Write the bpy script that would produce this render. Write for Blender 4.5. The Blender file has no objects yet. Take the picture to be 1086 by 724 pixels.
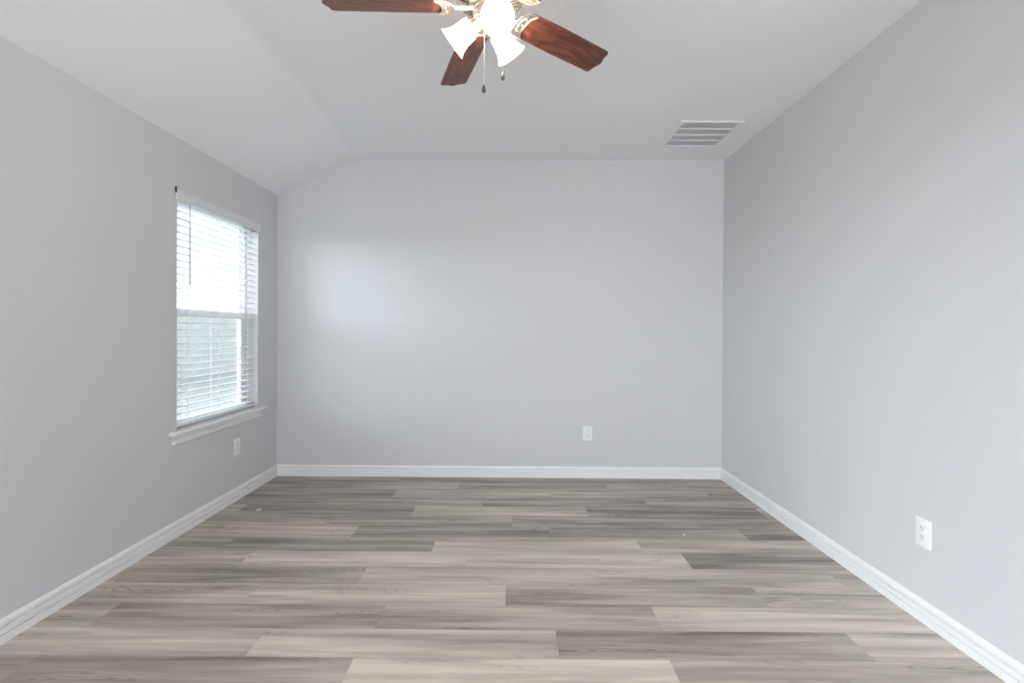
import bpy, bmesh, math, random
from mathutils import Vector, Matrix

C = bpy.context.scene.collection
SC = bpy.context.scene
rnd = random.Random(7)
PI = math.pi

# ------------------------------------------------------------------ camera
H = 1.26                                   # eye height (m)
F = 512.0                                  # focal length in pixels of a 1086 px wide frame
YAW, PITCH, ROLL, SHY = 0.0025, -0.0052, 0.0065, -7.645
cd = bpy.data.cameras.new('camera'); co = bpy.data.objects.new('camera', cd); C.objects.link(co)
cd.sensor_width = 36; cd.lens = F / 1086 * 36; cd.shift_y = SHY / 1086
cd.clip_start = 0.02
fw = Vector((-math.sin(YAW) * math.cos(PITCH), math.cos(YAW) * math.cos(PITCH), math.sin(PITCH)))
rt = Vector((math.cos(YAW), math.sin(YAW), 0)); up = rt.cross(fw)
r2 = rt * math.cos(ROLL) + up * math.sin(ROLL); u2 = -rt * math.sin(ROLL) + up * math.cos(ROLL)
co.matrix_world = Matrix(((r2.x, u2.x, -fw.x, 0), (r2.y, u2.y, -fw.y, 0), (r2.z, u2.z, -fw.z, H), (0, 0, 0, 1)))
SC.camera = co

# ------------------------------------------------------------------ sky, exposure
SKY_SIDE = (0.78, 0.89, 1.0); SKY_SIDE_S = 1.3      # bright bluish sky beyond the window (to the left)
SKY_REAR = (0.87, 0.935, 1.0); SKY_REAR_S = 2.7    # fill daylight let in where the rear wall is left out
LAMP = (1.0, 0.90, 0.79); LAMP_S = 210.0             # bulbs of the ceiling fan
SC.view_settings.view_transform = 'Standard'; SC.view_settings.look = 'None'
SC.view_settings.exposure = 1.18; SC.view_settings.gamma = 1.0; SC.view_settings.use_curve_mapping = False
SC.cycles.use_denoising = True
SC.cycles.max_bounces = 14; SC.cycles.diffuse_bounces = 8; SC.cycles.transparent_max_bounces = 16
SC.cycles.sample_clamp_indirect = 10.0
w = bpy.data.worlds.new('sky'); SC.world = w; w.use_nodes = True
nt = w.node_tree; N = nt.nodes; L = nt.links; N.clear()
tc = N.new('ShaderNodeTexCoord'); sp = N.new('ShaderNodeSeparateXYZ'); L.new(tc.outputs['Generated'], sp.inputs[0])
mr = N.new('ShaderNodeMapRange'); mr.interpolation_type = 'SMOOTHSTEP'
mr.inputs[1].default_value = -0.30; mr.inputs[2].default_value = 0.20
sub = N.new('ShaderNodeMath'); sub.operation = 'SUBTRACT'            # -x + y : towards the window rather than the rear
L.new(sp.outputs[1], sub.inputs[0]); L.new(sp.outputs[0], sub.inputs[1]); L.new(sub.outputs[0], mr.inputs[0])
b1 = N.new('ShaderNodeBackground'); b1.inputs[0].default_value = (*SKY_REAR, 1); 
zc_ = N.new('ShaderNodeMapRange'); zc_.inputs[1].default_value = 0.1; zc_.inputs[2].default_value = -0.5      # rear glow raised from below, added to lift the ceiling
zc_.inputs[3].default_value = SKY_REAR_S; zc_.inputs[4].default_value = SKY_REAR_S * 1.3
L.new(sp.outputs[2], zc_.inputs[0])
xc_ = N.new('ShaderNodeMapRange'); xc_.inputs[1].default_value = -0.6; xc_.inputs[2].default_value = 0.15      # rear fill weighted to the left to brighten the right wall
xc_.inputs[3].default_value = 1.5; xc_.inputs[4].default_value = 0.50
mu_ = N.new('ShaderNodeMath'); mu_.operation = 'MULTIPLY'
L.new(sp.outputs[0], xc_.inputs[0]); L.new(xc_.outputs[0], mu_.inputs[0]); L.new(zc_.outputs[0], mu_.inputs[1]); L.new(mu_.outputs[0], b1.inputs[1])
b2 = N.new('ShaderNodeBackground'); b2.inputs[0].default_value = (*SKY_SIDE, 1); b2.inputs[1].default_value = SKY_SIDE_S
mx = N.new('ShaderNodeMixShader'); out = N.new('ShaderNodeOutputWorld')
L.new(mr.outputs[0], mx.inputs[0]); L.new(b1.outputs[0], mx.inputs[1]); L.new(b2.outputs[0], mx.inputs[2]); L.new(mx.outputs[0], out.inputs[0])

# hazy low sun behind thin cloud, left and a little behind
sd_ = bpy.data.lights.new('sun', 'SUN'); sd_.energy = 11.5; sd_.color = (0.78, 0.89, 1.0); sd_.angle = math.radians(75)
so = bpy.data.objects.new('sun', sd_); C.objects.link(so)
so.rotation_euler = Vector((0.95, 0.22, -0.12)).to_track_quat('-Z', 'Y').to_euler()

# ------------------------------------------------------------------ room dimensions
XL, XR, D, Y0 = -2.048, 1.812, 4.181, -2.8  # rear stretch lengthened out of view to block side sky
ZC, ZL, XC = 2.749, 2.4253, -1.3162       # flat ceiling, left wall plate, crease of the slope
TW = 0.15                                  # wall thickness
WY0, WY1, WZ0, WZ1 = 2.935, 3.868, 0.645, 2.118   # window opening


def portal(name, loc, rot, sx, sy):
    d = bpy.data.lights.new(name, 'AREA'); d.shape = 'RECTANGLE'; d.size = sx; d.size_y = sy
    d.cycles.is_portal = True
    o = bpy.data.objects.new(name, d); o.location = loc; o.rotation_euler = rot; C.objects.link(o)


portal('window_light_portal', (XL - TW - 0.03, (WY0 + WY1) / 2, (WZ0 + WZ1) / 2), (0, -PI / 2, 0), WZ1 - WZ0, WY1 - WY0)
portal('room_light_portal', ((XL + XR) / 2, Y0 - 0.01, ZC / 2), (PI / 2, 0, 0), XR - XL, ZC)


# ------------------------------------------------------------------ materials
def mat(name):
    m = bpy.data.materials.new(name); m.use_nodes = True
    return m, m.node_tree.nodes, m.node_tree.links, m.node_tree.nodes['Principled BSDF']


def plain(name, col, rough=0.5, metal=0.0, noise=0.02, nscale=30.0, bump=0.0, bscale=200.0, spec=0.5):
    """procedural paint / plastic / metal: base colour with a faint mottling and optional bump"""
    m, n, l, p = mat(name)
    t = n.new('ShaderNodeTexCoord')
    nz = n.new('ShaderNodeTexNoise'); nz.inputs['Scale'].default_value = nscale; nz.inputs['Detail'].default_value = 3
    l.new(t.outputs['Object'], nz.inputs['Vector'])
    r = n.new('ShaderNodeValToRGB')
    r.color_ramp.elements[0].color = (*[c * (1 - noise) for c in col], 1)
    r.color_ramp.elements[1].color = (*[min(1, c * (1 + noise)) for c in col], 1)
    l.new(nz.outputs['Fac'], r.inputs[0]); l.new(r.outputs[0], p.inputs['Base Color'])
    p.inputs['Roughness'].default_value = rough; p.inputs['Metallic'].default_value = metal
    p.inputs['Specular IOR Level'].default_value = spec
    if bump:
        b = n.new('ShaderNodeTexNoise'); b.inputs['Scale'].default_value = bscale; b.inputs['Detail'].default_value = 2
        l.new(t.outputs['Object'], b.inputs['Vector'])
        bp = n.new('ShaderNodeBump'); bp.inputs['Strength'].default_value = bump; bp.inputs['Distance'].default_value = 0.002
        l.new(b.outputs['Fac'], bp.inputs['Height']); l.new(bp.outputs[0], p.inputs['Normal'])
    return m


WALL = plain('wall_paint', (0.60, 0.595, 0.60), 0.75, noise=0.012, nscale=1.5, bump=0.25, bscale=160, spec=0.3)
CEIL = plain('ceiling_paint', (0.81, 0.81, 0.815), 0.85, noise=0.01, nscale=1.5, bump=0.35, bscale=110, spec=0.2)
TRIM = plain('trim_paint', (0.80, 0.79, 0.785), 0.4, noise=0.01)
VINYL = plain('window_vinyl', (0.78, 0.78, 0.77), 0.45, noise=0.01)
PLASTIC = plain('white_plastic', (0.80, 0.80, 0.80), 0.35, noise=0.01)
SLOT = plain('dark_slot', (0.05, 0.05, 0.05), 0.6)
SLAT = plain('slat_white', (0.70, 0.70, 0.70), 0.4, noise=0.01)
CORD = plain('blind_cord', (0.80, 0.80, 0.79), 0.8)
METALW = plain('vent_enamel', (0.78, 0.78, 0.785), 0.4, noise=0.01)
DUCT = plain('duct_dark', (0.64, 0.64, 0.65), 0.8)
NICKEL = plain('brushed_nickel', (0.80, 0.74, 0.66), 0.30, metal=1.0, noise=0.05, nscale=120)
BRONZE = plain('dark_fob', (0.10, 0.095, 0.09), 0.3, metal=0.6)
VALANCE = plain('valance_offwhite', (0.66, 0.66, 0.66), 0.5, noise=0.01)
SCRAP = plain('scrap_white', (0.80, 0.79, 0.76), 0.7)
FENCE = plain('fence_wood', (0.58, 0.58, 0.565), 0.85, noise=0.15, nscale=4)
GROUND = plain('pale_ground', (0.36, 0.36, 0.345), 0.9, noise=0.08, nscale=3)

# wand: backlit grey of its acrylic put into the base colour
m, n, l, p = mat('wand_grey'); WAND = m
p.inputs['Base Color'].default_value = (0.30, 0.31, 0.33, 1); p.inputs['Roughness'].default_value = 0.15
p.inputs['Transmission Weight'].default_value = 0.1

# window glass
m, n, l, p = mat('window_glass'); GLASS = m
n.remove(p)
tr = n.new('ShaderNodeBsdfTransparent'); tr.inputs[0].default_value = (0.95, 0.97, 0.96, 1)
gl = n.new('ShaderNodeBsdfGlossy'); gl.inputs['Roughness'].default_value = 0.02
ms = n.new('ShaderNodeMixShader'); ms.inputs[0].default_value = 0.05; l.new(tr.outputs[0], ms.inputs[1]); l.new(gl.outputs[0], ms.inputs[2])
l.new(ms.outputs[0], n['Material Output'].inputs[0])

# insect screen: fine grey mesh, mostly open
m, n, l, p = mat('insect_mesh'); SCREEN = m
n.remove(p)
tr = n.new('ShaderNodeBsdfTransparent'); df = n.new('ShaderNodeBsdfDiffuse'); df.inputs[0].default_value = (0.30, 0.30, 0.31, 1)
ms = n.new('ShaderNodeMixShader'); ms.inputs[0].default_value = 0.26
l.new(tr.outputs[0], ms.inputs[1]); l.new(df.outputs[0], ms.inputs[2]); l.new(ms.outputs[0], n['Material Output'].inputs[0])

# frosted lamp glass and bulbs
m, n, l, p = mat('frosted_lamp_glass'); SHADE = m
n.remove(p)
df = n.new('ShaderNodeBsdfDiffuse'); df.inputs[0].default_value = (0.85, 0.83, 0.80, 1)
tl = n.new('ShaderNodeBsdfTranslucent'); tl.inputs[0].default_value = (0.92, 0.88, 0.82, 1)
ms = n.new('ShaderNodeMixShader'); ms.inputs[0].default_value = 0.55
em = n.new('ShaderNodeEmission'); em.inputs[0].default_value = (1.0, 0.94, 0.86, 1); em.inputs[1].default_value = 0.06
ad = n.new('ShaderNodeAddShader')
tp_ = n.new('ShaderNodeBsdfTransparent'); tp_.inputs[0].default_value = (1.0, 0.95, 0.88, 1)      # light passing through the thin glass
m2 = n.new('ShaderNodeMixShader'); m2.inputs[0].default_value = 0.28
l.new(df.outputs[0], ms.inputs[1]); l.new(tl.outputs[0], ms.inputs[2]); l.new(ms.outputs[0], m2.inputs[1]); l.new(tp_.outputs[0], m2.inputs[2]); l.new(m2.outputs[0], ad.inputs[0]); l.new(em.outputs[0], ad.inputs[1])
l.new(ad.outputs[0], n['Material Output'].inputs[0])
m, n, l, p = mat('lit_bulb'); BULB = m
n.remove(p)
em = n.new('ShaderNodeEmission'); em.inputs[0].default_value = (*LAMP, 1); em.inputs[1].default_value = LAMP_S
l.new(em.outputs[0], n['Material Output'].inputs[0])


def math_node(n, l, op, a, b=None, c=None):
    q = n.new('ShaderNodeMath'); q.operation = op
    for i, v in enumerate((a, b, c)):
        if v is None: continue
        if isinstance(v, (int, float)): q.inputs[i].default_value = v
        else: l.new(v, q.inputs[i])
    return q.outputs[0]


def combine(n, l, x, y, z):
    q = n.new('ShaderNodeCombineXYZ')
    for i, v in enumerate((x, y, z)):
        if isinstance(v, (int, float)): q.inputs[i].default_value = v
        else: l.new(v, q.inputs[i])
    return q.outputs[0]


def noise(n, l, vec, detail=3, rough=0.55, dist=0.0):
    q = n.new('ShaderNodeTexNoise'); q.inputs['Scale'].default_value = 1.0
    q.inputs['Detail'].default_value = detail; q.inputs['Roughness'].default_value = rough; q.inputs['Distortion'].default_value = dist
    l.new(vec, q.inputs['Vector']); return q.outputs['Fac']


# floor: grey-brown wood-look planks; tone and seed are per plank
m, n, l, p = mat('plank_floor'); FLOOR = m
uv = n.new('ShaderNodeUVMap'); uv.uv_map = 'plank'
s_ = n.new('ShaderNodeSeparateXYZ'); l.new(uv.outputs[0], s_.inputs[0]); U, V = s_.outputs[0], s_.outputs[1]
at = n.new('ShaderNodeAttribute'); at.attribute_name = 'tone'; TONE = at.outputs['Fac']
a2 = n.new('ShaderNodeAttribute'); a2.attribute_name = 'seed'; SEED = a2.outputs['Fac']
M_ = lambda *a: math_node(n, l, *a)
s1 = M_('MULTIPLY', SEED, 57.0)
broad = noise(n, l, combine(n, l, M_('MULTIPLY', U, 1.1), M_('MULTIPLY', V, 15.0), s1), 2, 0.5, 0.4)
streak = noise(n, l, combine(n, l, M_('MULTIPLY', U, 2.2), M_('MULTIPLY', V, 55.0), s1), 3, 0.6, 0.3)
fine = noise(n, l, combine(n, l, M_('MULTIPLY', U, 9.0), M_('MULTIPLY', V, 260.0), s1), 3, 0.65)
field = noise(n, l, combine(n, l, M_('MULTIPLY', U, 1.7), M_('MULTIPLY', V, 11.0), M_('ADD', s1, 3.3)), 1, 0.4, 0.25)
ring = M_('POWER', M_('ABSOLUTE', M_('SINE', M_('MULTIPLY', field, 62.0))), 0.35)
msk = n.new('ShaderNodeMapRange'); msk.inputs[1].default_value = 0.56; msk.inputs[2].default_value = 0.66
l.new(field, msk.inputs[0])
lines = M_('MULTIPLY', M_('SUBTRACT', 1.0, ring), msk.outputs[0])
v_ = M_('ADD', TONE, M_('MULTIPLY', M_('SUBTRACT', broad, 0.5), 1.35))
v_ = M_('ADD', v_, M_('MULTIPLY', M_('SUBTRACT', streak, 0.5), 0.55))
v_ = M_('ADD', v_, M_('MULTIPLY', M_('SUBTRACT', fine, 0.5), 0.30))
v_ = M_('SUBTRACT', v_, M_('MULTIPLY', lines, 0.5))
rp = n.new('ShaderNodeValToRGB'); cr = rp.color_ramp
cr.elements[0].position = 0.0; cr.elements[0].color = (0.195, 0.160, 0.134, 1)
cr.elements[1].position = 1.0; cr.elements[1].color = (0.73, 0.65, 0.555, 1)
e = cr.elements.new(0.45); e.color = (0.43, 0.375, 0.322, 1)
l.new(v_, rp.inputs[0])
# seam: the thin bevel between boards
PW, PL = 0.18, 1.2175
dv = M_('MINIMUM', V, M_('SUBTRACT', PW, V)); du = M_('MINIMUM', U, M_('SUBTRACT', PL, U))
dd = M_('MINIMUM', dv, du)
sm = n.new('ShaderNodeMapRange'); sm.inputs[1].default_value = 0.0004; sm.inputs[2].default_value = 0.0016
sm.inputs[3].default_value = 0.80; sm.inputs[4].default_value = 1.0
l.new(dd, sm.inputs[0])
mc = n.new('ShaderNodeMix'); mc.data_type = 'RGBA'; mc.blend_type = 'MULTIPLY'; mc.inputs['Factor'].default_value = 1.0
l.new(rp.outputs[0], mc.inputs['A'])
gx = n.new('ShaderNodeCombineColor')
for i in range(3): l.new(sm.outputs[0], gx.inputs[i])
l.new(gx.outputs[0], mc.inputs['B']); l.new(mc.outputs['Result'], p.inputs['Base Color'])
rr = n.new('ShaderNodeMapRange'); rr.inputs[3].default_value = 0.28; rr.inputs[4].default_value = 0.40
l.new(fine, rr.inputs[0]); l.new(rr.outputs[0], p.inputs['Roughness'])
p.inputs['Specular IOR Level'].default_value = 0.38
bp = n.new('ShaderNodeBump'); bp.inputs['Strength'].default_value = 0.12; bp.inputs['Distance'].default_value = 0.001
l.new(streak, bp.inputs['Height']); l.new(bp.outputs[0], p.inputs['Normal'])

# fan blade wood: red-brown walnut, grain along local x
m, n, l, p = mat('walnut_blade'); WOOD = m
t = n.new('ShaderNodeTexCoord'); s_ = n.new('ShaderNodeSeparateXYZ'); l.new(t.outputs['Object'], s_.inputs[0])
oi = n.new('ShaderNodeObjectInfo'); M_ = lambda *a: math_node(n, l, *a)
sd = M_('MULTIPLY', oi.outputs['Random'], 40.0)
fld = noise(n, l, combine(n, l, M_('MULTIPLY', s_.outputs[0], 4.2), M_('MULTIPLY', s_.outputs[1], 17.0), sd), 1.5, 0.45, 0.5)
rg = M_('MULTIPLY_ADD', M_('SINE', M_('MULTIPLY', fld, 34.0)), 0.5, 0.5)
fn = noise(n, l, combine(n, l, M_('MULTIPLY', s_.outputs[0], 12.0), M_('MULTIPLY', s_.outputs[1], 260.0), sd), 3, 0.6)
vv = M_('ADD', M_('MULTIPLY', rg, 0.32), M_('MULTIPLY', fn, 0.68))
rp = n.new('ShaderNodeValToRGB'); cr = rp.color_ramp
cr.elements[0].position = 0.12; cr.elements[0].color = (0.038, 0.011, 0.007, 1)
cr.elements[1].position = 0.85; cr.elements[1].color = (0.235, 0.077, 0.038, 1)
e = cr.elements.new(0.45); e.color = (0.110, 0.034, 0.019, 1)
l.new(vv, rp.inputs[0]); l.new(rp.outputs[0], p.inputs['Base Color'])
p.inputs['Roughness'].default_value = 0.36


# ------------------------------------------------------------------ mesh helpers
def box(bm, x0, x1, y0, y1, z0, z1, bev=0.0):
    vs = [bm.verts.new((x, y, z)) for x in (x0, x1) for y in (y0, y1) for z in (z0, z1)]
    fs = [(0, 1, 3, 2), (4, 6, 7, 5), (0, 4, 5, 1), (2, 3, 7, 6), (0, 2, 6, 4), (1, 5, 7, 3)]
    nf = [bm.faces.new([vs[i] for i in f]) for f in fs]
    if bev:
        es = list({e for f in nf for e in f.edges})
        bmesh.ops.bevel(bm, geom=es, offset=bev, segments=2, affect='EDGES', profile=0.6)


def lathe(bm, prof, seg=40, mtx=None):
    """revolve (r, z) pairs round z"""
    rings = []
    for r, z in prof:
        if r < 1e-6:
            rings.append([bm.verts.new((0, 0, z))])
        else:
            rings.append([bm.verts.new((r * math.cos(2 * PI * k / seg), r * math.sin(2 * PI * k / seg), z)) for k in range(seg)])
    for a, b in zip(rings, rings[1:]):
        for k in range(seg):
            j = (k + 1) % seg
            if len(a) == 1 and len(b) == 1: continue
            if len(a) == 1: bm.faces.new((a[0], b[j], b[k]))
            elif len(b) == 1: bm.faces.new((a[k], a[j], b[0]))
            else: bm.faces.new((a[k], a[j], b[j], b[k]))
    if mtx is not None:
        bmesh.ops.transform(bm, matrix=mtx, verts=[v for r in rings for v in r])


def tube(bm, pts, r, seg=10, caps=True):
    pts = [Vector(q) for q in pts]; rings = []
    rad = r if isinstance(r, (list, tuple)) else [r] * len(pts)
    ref = None
    for i, q in enumerate(pts):
        d = (pts[min(i + 1, len(pts) - 1)] - pts[max(i - 1, 0)]).normalized()
        if ref is None: ref = d.orthogonal().normalized()
        a = (ref - d * ref.dot(d)).normalized(); ref = a; b = d.cross(a)
        rings.append([bm.verts.new(q + (a * math.cos(2 * PI * k / seg) + b * math.sin(2 * PI * k / seg)) * rad[i]) for k in range(seg)])
    for a, b in zip(rings, rings[1:]):
        for k in range(seg):
            j = (k + 1) % seg; bm.faces.new((a[k], a[j], b[j], b[k]))
    if caps:
        bm.faces.new(list(reversed(rings[0]))); bm.faces.new(rings[-1])


def extrude_outline(bm, pts, z0, z1):
    """closed 2-D outline -> solid slab"""
    lo = [bm.verts.new((x, y, z0)) for x, y in pts]; hi = [bm.verts.new((x, y, z1)) for x, y in pts]
    bm.faces.new(list(reversed(lo))); bm.faces.new(hi)
    for i in range(len(pts)):
        j = (i + 1) % len(pts); bm.faces.new((lo[i], lo[j], hi[j], hi[i]))


def obj(name, bm, material, parent=None, smooth=False, loc=None, mtx=None, angle=40):
    bmesh.ops.recalc_face_normals(bm, faces=bm.faces)
    me = bpy.data.meshes.new(name); bm.to_mesh(me); bm.free()
    for k in (material if isinstance(material, (list, tuple)) else [material]): me.materials.append(k)
    o = bpy.data.objects.new(name, me); C.objects.link(o)
    if parent is not None: o.parent = parent
    if mtx is not None: o.matrix_local = mtx
    if loc is not None: o.location = loc
    if smooth:
        me.polygons.foreach_set('use_smooth', [True] * len(me.polygons))
        try: me.set_sharp_from_angle(angle=math.radians(angle))
        except Exception: pass
    return o


def struct(name, bm, material, parent=None, **k):
    o = obj(name, bm, material, parent, **k)
    if parent is None: o['kind'] = 'structure'
    return o


def tag(o, label, cat, group=None):
    o['label'] = label; o['category'] = cat
    if group: o['group'] = group
    return o


def thing(name, label, cat, loc, group=None):
    o = bpy.data.objects.new(name, None); C.objects.link(o); o.location = loc; o.empty_display_size = 0.05
    return tag(o, label, cat, group)


NB = bmesh.new

# ------------------------------------------------------------------ the room
# floor: every board is a face with its own tone; ends measured from the room
rows = {   # row index k (near edge y = 1.674 + 0.18 k): (one joint x, tones from left to right)
    0: (-0.607, {-1: .40, 0: .80, 1: .46}), 1: (-1.030, {-1: .66, 0: .66, 1: .34, 2: .58}),
    2: (-0.577, {-1: .36, 0: .46, 1: .66}), 3: (-0.027, {-2: .55, -1: .68, 0: .40, 1: .56}),
    4: (-0.770, {-1: .32, 0: .56, 1: .62, 2: .5}), 5: (-1.468, {-1: .5, 0: .74, 1: .70, 2: .24}),
    6: (-0.461, {-2: .40, -1: .30, 0: .62, 1: .48}), 7: (-0.985, {-1: .62, 0: .32, 1: .36, 2: .30}),
    8: (0.0, {-2: .4, -1: .40, 0: .36, 1: .30}), 9: (-0.690, {-2: .55, -1: .28, 0: .54, 1: .26}),
    10: (-0.219, {-2: .34, -1: .42, 0: .36, 1: .46}), 11: (-0.914, {-1: .30, 0: .56, 1: .46, 2: .36}),
    12: (-0.446, {-2: .36, -1: .48, 0: .34, 1: .46}), 13: (0.263, {-2: .3, -1: .32, 0: .36, 1: .42}),
}
bm = NB(); uvl = bm.loops.layers.uv.new('plank'); tl_ = bm.faces.layers.float.new('tone'); sl_ = bm.faces.layers.float.new('seed')
for k in range(-26, 14):
    ya = 1.674 + PW * k; yb = ya + PW
    if k in rows: jx, tones = rows[k]
    else: jx, tones = rnd.uniform(-1.2, 0), {}
    for i in range(-4, 4):
        xa = jx + PL * i; xb = xa + PL
        ca, cb = max(xa, XL), min(xb, XR); da, db = max(ya, Y0), min(yb, D)
        tone = tones.get(i, rnd.uniform(.3, .65)) - (0.07 if k >= 7 else 0.0); sd = rnd.random()  # far rows darkened in tone to offset grazing reflected light
        if ca >= cb - 1e-4 or da >= db - 1e-4: continue
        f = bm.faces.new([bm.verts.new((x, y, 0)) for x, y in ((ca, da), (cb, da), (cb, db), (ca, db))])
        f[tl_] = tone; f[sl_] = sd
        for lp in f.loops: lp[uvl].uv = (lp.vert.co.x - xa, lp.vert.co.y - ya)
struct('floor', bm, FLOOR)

# left wall with the window opening cut right through it
bm = NB()
xo = XL - TW
PY0, PY1, PZ = -2.3, -0.9, 2.06           # unseen opening added behind the camera to light the right wall
box(bm, xo, XL, Y0, PY0, -0.1, ZL); box(bm, xo, XL, PY1, WY0, -0.1, ZL); box(bm, xo, XL, PY0, PY1, PZ, ZL); box(bm, xo, XL, WY1, D + TW, -0.1, ZL)
box(bm, xo, XL, WY0, WY1, -0.1, WZ0 - 0.022); box(bm, xo, XL, WY0, WY1, WZ1, ZL)
struct('wall_left', bm, WALL)
bm = NB(); box(bm, XR, XR + TW, Y0, D + TW, -0.1, ZC + 0.1); struct('wall_right', bm, WALL)
bm = NB()                                   # gable-like top edge under the sloped ceiling
v = [(XL, -0.1), (XR, -0.1), (XR, ZC + 0.05), (XC, ZC + 0.05), (XL, ZL + 0.05)]
lo = [bm.verts.new((x, D, z)) for x, z in v]; hi = [bm.verts.new((x, D + TW, z)) for x, z in v]
bm.faces.new(lo); bm.faces.new(list(reversed(hi)))
for i in range(5): bm.faces.new((lo[i], hi[i], hi[(i + 1) % 5], lo[(i + 1) % 5]))
struct('wall_back', bm, WALL)
bm = NB()                                   # flat part and the slope down to the left wall, one rounded crease
sl = Vector((XC - XL, ZC - ZL)); sl.normalize()
prof = [(XL - 0.0, ZL)]
for q in range(7):                          # soft drywall bend
    a = q / 6.0; p0 = Vector((XC, ZC)) - sl * 0.05; p1 = Vector((XC, ZC)); p2 = Vector((XC + 0.05, ZC))
    pt = p0 * (1 - a) ** 2 + p1 * 2 * a * (1 - a) + p2 * a * a
    prof.append((pt.x, pt.y))
prof.append((XR, ZC))
full = prof + [(XR, ZC + 0.12), (XC, ZC + 0.12), (XL, ZL + 0.12)]
lo = [bm.verts.new((x, Y0, z)) for x, z in full]; hi = [bm.verts.new((x, D, z)) for x, z in full]
bm.faces.new(lo); bm.faces.new(list(reversed(hi)))
for i in range(len(full)): j = (i + 1) % len(full); bm.faces.new((lo[i], hi[i], hi[j], lo[j]))
struct('ceiling', bm, CEIL, smooth=True, angle=25)

# baseboards: profile (thickness, z)
BP = [(0, 0), (.0165, 0), (.0165, .0335), (.0100, .0345), (.0100, .0375), (.0160, .0385), (.0160, .0570), (.0145, .0590), (.0035, .0600), (.0035, .0665),
      (.0095, .0670), (.0120, .0710), (.0128, .0770), (.0120, .0830), (.0090, .0900), (.005, .0940), (0, .0950)]


def baseboard(name, a, b, nrm, mit0=0, mit1=0):
    """run from a to b (2-D); nrm points into the room; mitres lengthen/shorten with thickness"""
    bm = NB(); a = Vector(a); b = Vector(b); d = (b - a).normalized(); nrm = Vector(nrm)
    A, B = [], []
    for t_, z in BP:
        q = a + nrm * t_ + d * t_ * mit0; A.append(bm.verts.new((q.x, q.y, z)))
        q = b + nrm * t_ - d * t_ * mit1; B.append(bm.verts.new((q.x, q.y, z)))
    bm.faces.new(A); bm.faces.new(list(reversed(B)))
    for i in range(len(BP)): j = (i + 1) % len(BP); bm.faces.new((A[i], B[i], B[j], A[j]))
    return struct(name, bm, TRIM)


baseboard('baseboard_left', (XL, PY1), (XL, D), (1, 0), 0, 1)
baseboard('baseboard_back', (XL, D), (XR, D), (0, -1), 1, 1)
baseboard('baseboard_right', (XR, Y0), (XR, D), (-1, 0), 0, 1)

# ground outside the window
bm = NB(); box(bm, -40, XL - TW, -30, 40, -0.35, -0.15); struct('ground', bm, GROUND)

# pale board fence across the yard
fe = thing('fence', 'pale board fence glimpsed outside through the lower half of the blind', 'fence', (-9.5, 3.0, -0.15))
bm = NB(); r_ = random.Random(4)
for k in range(-60, 150):
    y = k * .145; h_ = 1.90 + r_.uniform(-.008, .008)
    box(bm, -.012, .012, y, y + .138, .03, h_)
for z in (.35, 1.0, 1.65): box(bm, -.05, -.012, -60 * .145, 150 * .145, z, z + .09)
obj('boards', bm, FENCE, fe)
for k in range(-3, 8):
    bm = NB(); box(bm, -.15, -.05, k * 2.4 - .05, k * 2.4 + .05, 0, 1.86, .006); obj('post', bm, FENCE, fe)

# ------------------------------------------------------------------ the window: frame, two sashes, panes, insect screen, stool and apron
win = bpy.data.objects.new('window_1', None); C.objects.link(win); win['kind'] = 'structure'
win.location = (XL, (WY0 + WY1) / 2, WZ0); hw = (WY1 - WY0) / 2; hh = WZ1 - WZ0


def ring(bm, x0, x1, y0, y1, z0, z1, t, tb=None, tt=None):
    tb = tb or t; tt = tt or t
    box(bm, x0, x1, y0, y0 + t, z0, z1, .002); box(bm, x0, x1, y1 - t, y1, z0, z1, .002)
    box(bm, x0, x1, y0 + t, y1 - t, z0, z0 + tb, .002); box(bm, x0, x1, y0 + t, y1 - t, z1 - tt, z1, .002)


bm = NB(); ring(bm, -0.150, -0.092, -hw, hw, 0.0, hh, 0.032, .010); struct('window_frame', bm, VINYL, win)
ZM = 1.372 - WZ0
bm = NB(); ring(bm, -0.140, -0.118, -hw + .032, hw - .032, ZM - .018, hh - .032, 0.034, .036); struct('upper_sash', bm, VINYL, win)
bm = NB(); ring(bm, -0.117, -0.095, -hw + .032, hw - .032, 0.010, ZM + .022, 0.040, .030, .046); struct('lower_sash', bm, VINYL, win)
bm = NB(); box(bm, -0.131, -0.127, -hw + .06, hw - .06, ZM + .01, hh - .06)
struct('pane', bm, GLASS, win)
bm = NB(); box(bm, -0.108, -0.104, -hw + .066, hw - .066, 0.036, ZM - .018); struct('pane', bm, GLASS, win)
bm = NB(); box(bm, -0.1465, -0.1455, -hw + .034, hw - .034, 0.012, ZM - .018); struct('insect_screen', bm, SCREEN, win)
bm = NB()                                     # stool with ears, rounded nose
box(bm, -0.092, 0.0, -hw + .0005, hw - .0005, -0.022, 0.0)
box(bm, 0.0, 0.044, -hw - 0.072, hw + 0.068, -0.022, 0.0, .006)
struct('window_sill', bm, TRIM, win)
bm = NB()                                     # apron moulding below the stool
ap = [(0, -.022), (.007, -.022), (.004, -.028), (.003, -.044), (.004, -.058), (.010, -.063), (.017, -.066), (.018, -.072), (.016, -.078), (.011, -.080), (0, -.080)]
A = [bm.verts.new((x, -hw - 0.04, z)) for x, z in ap]; B = [bm.verts.new((x, hw + 0.036, z)) for x, z in ap]
bm.faces.new(A); bm.faces.new(list(reversed(B)))
for i in range(len(ap)): j = (i + 1) % len(ap); bm.faces.new((A[i], B[i], B[j], A[j]))
struct('apron', bm, TRIM, win)

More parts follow.
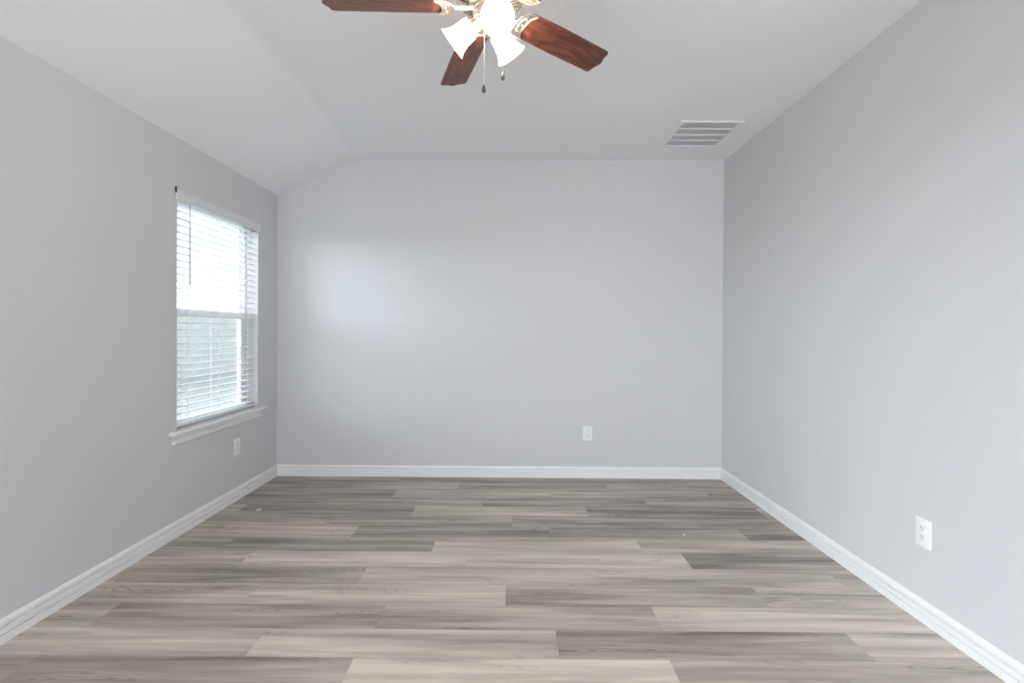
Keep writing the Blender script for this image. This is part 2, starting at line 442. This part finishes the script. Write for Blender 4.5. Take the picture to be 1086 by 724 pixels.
# ------------------------------------------------------------------ the blind
bl = thing('window_blind', 'white horizontal slat blind hanging open in the window on the left wall', 'blind', (XL, (WY0 + WY1) / 2, WZ0))
SX = -0.045                                   # centre of the slats behind the wall face
bm = NB(); box(bm, -0.070, -0.018, -hw + .006, hw - .006, hh - .055, hh - .004, .002); obj('head_rail', bm, METALW, bl)
bm = NB()                                     # valance: moulded strip in front of the head rail
va = [(.004, .000), (.016, .000), (.019, .006), (.019, .012), (.016, .016), (.016, .048), (.019, .052), (.020, .060), (.016, .065), (.004, .065)]
zv = 2.048 - WZ0
A = [bm.verts.new((x, -hw - 0.018, zv + z)) for x, z in va]; B = [bm.verts.new((x, hw + 0.004, zv + z)) for x, z in va]
bm.faces.new(A); bm.faces.new(list(reversed(B)))
for i in range(len(va)): j = (i + 1) % len(va); bm.faces.new((A[i], B[i], B[j], A[j]))
val = obj('valance', bm, VALANCE, bl)
bm = NB(); box(bm, .003, .012, -hw - 0.0235, -hw - 0.0185, zv + .040, zv + .078, .001)  # thin dark box at the near end of the valance
k_ = obj('valance_end_sliver', bm, SLOT, val); k_['label'] = 'dark sliver on the near end'
PITCH_S = 0.0435; ZB = 0.660 - WZ0


def slat(bm, z, tilt=0.0):
    n_ = 6; th = .0028; ws = .050
    pr = []
    for i in range(n_ + 1):
        q = -ws / 2 + ws * i / n_; pr.append((q, .0022 * (1 - (2 * q / ws) ** 2)))
    outl = [(x, zz + th / 2) for x, zz in pr] + [(x, zz - th / 2) for x, zz in reversed(pr)]
    c, s = math.cos(tilt), math.sin(tilt)
    outl = [(SX + x * c - zz * s, z + x * s + zz * c) for x, zz in outl]
    A = [bm.verts.new((x, -hw + .008, zz)) for x, zz in outl]; B = [bm.verts.new((x, hw - .008, zz)) for x, zz in outl]
    bm.faces.new(A); bm.faces.new(list(reversed(B)))
    for i in range(len(outl)): j = (i + 1) % len(outl); bm.faces.new((A[i], B[i], B[j], A[j]))


bm = NB(); z = hh - .055 - .022; zl_min = ZB + .030
while z > zl_min:
    slat(bm, z, math.radians(-0.5)); z -= PITCH_S
obj('slats', bm, SLAT, bl, smooth=True, angle=30)
bm = NB(); box(bm, SX - .025, SX + .025, -hw + .008, hw - .008, ZB - .004, ZB + .014, .003); obj('bottom_rail', bm, SLAT, bl)
for y in (-0.345, -0.02, 0.345):
    bm = NB()
    for x in (SX - .0265, SX + .0265): tube(bm, [(x, y, ZB + .01), (x, y, hh - .05)], .0013, 6)
    tube(bm, [(SX + .0265, y + .012, ZB + .01), (SX + .0265, y + .012, hh - .05)], .0009, 6)
    obj('ladder_cord', bm, CORD, bl)
bm = NB(); yw = 3.045 - (WY0 + WY1) / 2
tube(bm, [(.004, yw, hh - .075), (.004, yw, hh - .10), (.004, yw, 1.545 - WZ0), (.004, yw, 1.538 - WZ0)], [.002, .0038, .0038, .002], 6)
tube(bm, [(-.030, yw, hh - .045), (-.002, yw, hh - .060), (.004, yw, hh - .076)], .0018, 6)
obj('tilt_wand', bm, WAND, bl)

# ------------------------------------------------------------------ outlets
def outlet(name, label, loc, rz):
    """plate faces local -y"""
    t = thing(name, label, 'outlet', loc, 'wall outlets'); t.rotation_euler = (0, 0, rz)
    bm = NB(); box(bm, -.040, .040, -.0062, 0, -.0625, .0625, .0025); obj('cover_plate', bm, PLASTIC, t, smooth=True)
    for s in (1, -1):
        bm = NB(); pts = []
        for k in range(28):                    # rounded receptacle face, flattened top and bottom
            a = 2 * PI * k / 28; pts.append((.0172 * math.cos(a), max(-.0140, min(.0140, .0172 * math.sin(a)))))
        lo = [bm.verts.new((x, -.0060, zz + s * .0195)) for x, zz in pts]; hi = [bm.verts.new((x * .96, -.0080, zz * .96 + s * .0195)) for x, zz in pts]
        bm.faces.new(hi); bm.faces.new(list(reversed(lo)))
        for i in range(28): j = (i + 1) % 28; bm.faces.new((lo[i], lo[j], hi[j], hi[i]))
        rc = obj('receptacle', bm, PLASTIC, t)
        bm = NB(); zc = s * .0195
        box(bm, -.0078, -.0056, -.0084, -.0076, zc - .002, zc + .008); box(bm, .0052, .0074, -.0084, -.0076, zc - .001, zc + .007)
        lathe(bm, [(0, -.0004), (.0027, -.0004), (.0027, .0004), (0, .0004)], 12, Matrix.Translation((0, -.008, zc - .008)) @ Matrix.Rotation(PI / 2, 4, 'X'))
        q = obj('slots', bm, SLOT, rc); q['label'] = 'dark plug slots'
    bm = NB(); lathe(bm, [(0, .0012), (.0022, .0010), (.0030, 0), (0, 0)], 14, Matrix.Translation((0, -.0060, 0)) @ Matrix.Rotation(PI / 2, 4, 'X'))
    obj('screw', bm, PLASTIC, t)


outlet('wall_outlet', 'white duplex outlet low on the back wall facing the camera', (0.650, D, 0.384), 0)
outlet('wall_outlet', 'white duplex outlet low on the long right wall', (XR, 2.124, 0.388), -PI / 2)
outlet('wall_outlet', 'white duplex outlet below the window on the left wall', (XL, 3.570, 0.394), PI / 2)

# ------------------------------------------------------------------ ceiling return-air grille
VX0, VX1, VY0, VY1 = 1.166, 1.614, 3.396, 3.864
vt = thing('ceiling_vent', 'white louvred air return grille in the ceiling by the right wall', 'vent', ((VX0 + VX1) / 2, (VY0 + VY1) / 2, ZC))
hx, hy = (VX1 - VX0) / 2, (VY1 - VY0) / 2; fr_ = .026
bm = NB()
box(bm, -hx, hx, -hy, -hy + fr_, -.009, 0, .003); box(bm, -hx, hx, hy - fr_, hy, -.009, 0, .003)
box(bm, -hx, -hx + fr_, -hy + fr_, hy - fr_, -.009, 0, .003); box(bm, hx - fr_, hx, -hy + fr_, hy - fr_, -.009, 0, .003)
obj('frame', bm, METALW, vt)
bm = NB(); box(bm, -hx + fr_, hx - fr_, -hy + fr_, hy - fr_, -.0012, -.0002); obj('backing', bm, DUCT, vt)
bh = (2 * hy - 2 * fr_) / 4
for i in (1, 2, 3):
    bm = NB(); y = -hy + fr_ + bh * i; box(bm, -hx + fr_, hx - fr_, y - .006, y + .006, -.0085, -.001, .001); obj('divider', bm, METALW, vt)
for i in range(4):
    bm = NB(); nl = 6
    for k in range(nl):
        y = -hy + fr_ + bh * i + .008 + (bh - .016) * (k + .5) / nl
        pr = [(y - .0046, -.0078), (y + .0040, -.0044), (y + .0040, -.0036), (y - .0046, -.0068)]
        A = [bm.verts.new((-hx + fr_, a, b)) for a, b in pr]; B = [bm.verts.new((hx - fr_, a, b)) for a, b in pr]
        bm.faces.new(A); bm.faces.new(list(reversed(B)))
        for q in range(4): j = (q + 1) % 4; bm.faces.new((A[q], B[q], B[j], A[j]))
    obj('louvres', bm, METALW, vt)

# ------------------------------------------------------------------ ceiling fan with light kit
FX, FY = -0.1036, 1.8651; ZBL = 2.51 - ZC      # blade plane below the ceiling
fan = thing('ceiling_fan', 'five-blade brown wood ceiling fan with three lit bell-shaped glass lamps', 'ceiling fan', (FX, FY, ZC))
bm = NB(); lathe(bm, [(0, 0), (.088, 0), (.090, -.012), (.086, -.034), (.074, -.048), (.070, -.060), (0, -.060)], 48); obj('canopy', bm, NICKEL, fan, smooth=True)
bm = NB()                                       # motor housing: shallow drum, drawn in below
lathe(bm, [(0, -.058), (.074, -.058), (.112, -.068), (.134, -.086), (.136, -.100), (.136, -.204), (.133, -.211), (.127, -.214), (.068, -.2295), (.060, -.232), (0, -.232)], 56)
hs = obj('motor_housing', bm, NICKEL, fan, smooth=True)
bm = NB()                                       # dark slotted cone under the drum
nf = 36
for k in range(nf):
    a0 = 2 * PI * (k + .22) / nf; a1 = 2 * PI * (k + .78) / nf
    q = [(.122, -.2153, a0), (.122, -.2153, a1), (.075, -.2277, a1), (.075, -.2277, a0)]
    vs = [bm.verts.new((r * math.cos(a), r * math.sin(a), z - .0012)) for r, z, a in q]
    vi = [bm.verts.new((r * math.cos(a), r * math.sin(a), z + .003)) for r, z, a in q]
    bm.faces.new(vs); bm.faces.new(list(reversed(vi)))
    for i in range(4): j = (i + 1) % 4; bm.faces.new((vs[i], vi[i], vi[j], vs[j]))
q = obj('cooling_slots', bm, SLOT, hs); q['label'] = 'dark cooling slots'
bm = NB(); lathe(bm, [(0, -.231), (.050, -.231), (.056, -.235), (.056, -.252), (.052, -.256), (0, -.256)], 48); obj('flywheel', bm, NICKEL, fan, smooth=True)
bm = NB(); lathe(bm, [(0, -.255), (.050, -.255), (.058, -.259), (.060, -.268), (.058, -.284), (.052, -.292), (0, -.292)], 44); sw = obj('switch_housing', bm, NICKEL, fan, smooth=True)
bm = NB(); lathe(bm, [(0, -.291), (.044, -.291), (.050, -.300), (.047, -.312), (.034, -.322), (.012, -.327), (.008, -.333), (0, -.336)], 40); obj('light_fitter', bm, NICKEL, fan, smooth=True)

BR, BW, A0, BPI = 0.6334, 0.1336, 0.6584, -0.2402


def blade_outline():
    pts = []; r0 = .150
    w_ = lambda r: BW / 2 * (0.92 + 0.08 * min(1, (r - r0) / .2))
    for k in range(0, 9):                         # rounded root, lower side to tip
        a = PI / 2 * k / 8; pts.append((r0 + .045 * (1 - math.cos(a)), -(w_(r0) * (1 - .45) + w_(r0) * .45 * math.sin(a))))
    for k in range(1, 8): r = r0 + .045 + (BR - .026 - r0 - .045) * k / 8; pts.append((r, -w_(r)))
    rc = .012; xt = BR - .014
    for k in range(0, 6):                         # rounded corner
        a = PI / 2 * k / 5; pts.append((xt - rc + rc * math.sin(a), -(BW / 2 - rc + rc * math.cos(a))))
    tip = []
    for k in range(0, 17):
        s = -1 + 2 * k / 16; y = s * (BW / 2 - rc) * .94; tip.append((xt + .014 * (.5 + .5 * math.cos(PI * s)) - .004 * math.sin(PI * abs(s)) ** 2, y))
    half = list(pts)
    return half + tip + [(x, -y) for x, y in reversed(half)]


bm = NB(); extrude_outline(bm, blade_outline(), -.003, .003)
es = [e for e in bm.edges if abs(e.verts[0].co.z - e.verts[1].co.z) < 1e-6]
bmesh.ops.bevel(bm, geom=es, offset=.0012, segments=1, affect='EDGES')
bl0 = obj('blade', bm, WOOD, fan)

# blade iron: arm from the flywheel and a scalloped open plate under the blade root
bm = NB()
tz = -.0045
def plate_outline():
    pts = []
    for k in range(0, 13):                        # rounded hub-side end
        a = PI / 2 + PI * k / 12; pts.append((.172 + .040 * math.cos(a), .0615 * math.sin(a)))
    front = [(.186, -.0630), (.199, -.0630), (.195, -.056), (.187, -.046), (.180, -.030), (.178, -.012), (.178, 0)]
    return pts, front
pts, front = plate_outline()
outer = pts + front[0:] + [(x, -y) for x, y in reversed(front[:-1])]
extrude_outline(bm, outer, -.0075, -.0032)
# raised rim following the outer edge
rim = [(x * 1.0, y, -.0085) for x, y in outer] + [(outer[0][0], outer[0][1], -.0085)]
tube(bm, rim, .0034, 8, caps=False)
# inner crescent rib
tube(bm, [(.172 + .022 * math.cos(a), .049 * math.sin(a), -.0080) for a in [PI / 2 + PI * k / 14 for k in range(15)]], .0022, 8)
for y in (-.032, 0, .032):
    lathe(bm, [(0, -.0125), (.003, -.012), (.0048, -.0095), (.0048, -.006), (0, -.006)], 14, Matrix.Translation((.168 - abs(y) * .1, y, 0)))
# arm: flat bar with two ridges
box(bm, .050, .136, -.009, .009, -.0085, -.0005, .002)
tube(bm, [(.052, -.0055, -.0085), (.134, -.0055, -.0085)], .0024, 8); tube(bm, [(.052, .0055, -.0085), (.134, .0055, -.0085)], .0024, 8)
ir0 = obj('blade_iron', bm, NICKEL, fan, smooth=True, angle=35)
for k in range(5):
    a = A0 + k * 2 * PI / 5
    mtx = Matrix.Translation((0, 0, ZBL)) @ Matrix.Rotation(a, 4, 'Z') @ Matrix.Rotation(BPI, 4, 'X')
    if k == 0: b_, i_ = bl0, ir0
    else:
        b_ = bl0.copy(); i_ = ir0.copy()
        for q in (b_, i_): C.objects.link(q); q.parent = fan
    b_.matrix_local = mtx; i_.matrix_local = mtx

# three lamps: arm + socket, bell shade, bulb
RIMR, RIMZ, AZ0, TILT, SL = 0.1407, 2.383 - ZC, 5.0397, math.radians(36), 0.102
prof_o = [(.021, .000), (.030, .003), (.0370, .009), (.0400, .022), (.0412, .040), (.0425, .055), (.0455, .070), (.0510, .085), (.0580, .096), (.0635, .102)]
prof_i = [(r - .0026, t_ if t_ < .1 else t_ - .0005) for r, t_ in reversed(prof_o)]
for k in range(3):
    a = AZ0 + k * 2 * PI / 3
    ax = Vector((math.cos(a) * math.cos(TILT), math.sin(a) * math.cos(TILT), -math.sin(TILT)))
    rim_c = Vector((RIMR * math.cos(a) - .005, RIMR * math.sin(a), RIMZ)); nk = rim_c - ax * SL
    mtx = Matrix.Translation(nk) @ ax.to_track_quat('Z', 'Y').to_matrix().to_4x4()
    bm = NB(); lathe(bm, [(0, -.030), (.012, -.030), (.018, -.022), (.0225, -.010), (.0245, .002), (.0245, .009), (.0200, .009), (.0200, -.002), (0, -.002)], 32)
    for q in range(3):                            # thumb screws that grip the shade
        b = 2 * PI * q / 3 + .5; d = Vector((math.cos(b), math.sin(b), 0))
        tube(bm, [d * .020 + Vector((0, 0, .003)), d * .036 + Vector((0, 0, .003))], .0018, 8)
        lathe(bm, [(0, -.0045), (.0032, -.0032), (.0045, 0), (.0032, .0032), (0, .0045)], 12, Matrix.Translation(d * .0385 + Vector((0, 0, .003))))
    sk = obj('lamp_socket', bm, NICKEL, fan, smooth=True, mtx=mtx)
    bm = NB(); lathe(bm, prof_o + prof_i + [prof_o[0]], 48); sh = obj('lamp_shade', bm, SHADE, fan, smooth=True, mtx=mtx, angle=60)
    bm = NB(); lathe(bm, [(0, -.001), (.011, .0), (.012, .014), (.016, .024), (.0215, .036), (.0225, .045), (.020, .056), (.012, .064), (0, .067)], 28)
    obj('bulb', bm, BULB, sh, smooth=True)

# two pull chains with teardrop fobs
for (cx_, cy_, zf) in ((-.012, -.058, 2.150 - ZC), (.0575, -.010, 2.222 - ZC)):
    bm = NB(); z = zf + .030
    tube(bm, [(cx_ * .9, cy_ * .9, -.268), (cx_, cy_, -.272), (cx_, cy_, z)], .0008, 6)
    zz = z
    while zz < -.272:
        bmesh.ops.create_icosphere(bm, subdivisions=1, radius=.0017, matrix=Matrix.Translation((cx_, cy_, zz))); zz += .0042
    ch = obj('pull_chain', bm, NICKEL, fan, smooth=True)
    bm = NB(); lathe(bm, [(0, 0), (.004, .001), (.0072, .006), (.0078, .011), (.0062, .019), (.0035, .027), (.002, .033), (0, .034)], 20, Matrix.Translation((cx_, cy_, zf)))
    q = obj('fob', bm, BRONZE, ch, smooth=True); q['label'] = 'dark teardrop fob'

# ------------------------------------------------------------------ two scraps left on the floor
def scrap(label, x, y, sx, sy, h, rz, seed):
    r = random.Random(seed); bm = NB(); n_ = 9
    pts = [(sx * math.cos(2 * PI * k / n_) * r.uniform(.75, 1.1), sy * math.sin(2 * PI * k / n_) * r.uniform(.75, 1.1)) for k in range(n_)]
    lo = [bm.verts.new((a, b, 0)) for a, b in pts]; md = [bm.verts.new((a * .9, b * .9, h * r.uniform(.5, .8))) for a, b in pts]
    tp = bm.verts.new((sx * .15, 0, h)); bm.faces.new(list(reversed(lo)))
    for i in range(n_): j = (i + 1) % n_; bm.faces.new((lo[i], lo[j], md[j], md[i])); bm.faces.new((md[i], md[j], tp))
    o = obj('scrap', bm, SCRAP); o.location = (x, y, 0); o.rotation_euler = (0, 0, rz); tag(o, label, 'scrap')


scrap('small white scrap lying on the floor near the left baseboard below the window', -1.775, 3.375, .018, .010, .006, .3, 3)
scrap('tiny white scrap lying on the open floor towards the right wall', 1.076, 3.010, .009, .008, .006, .5, 5)
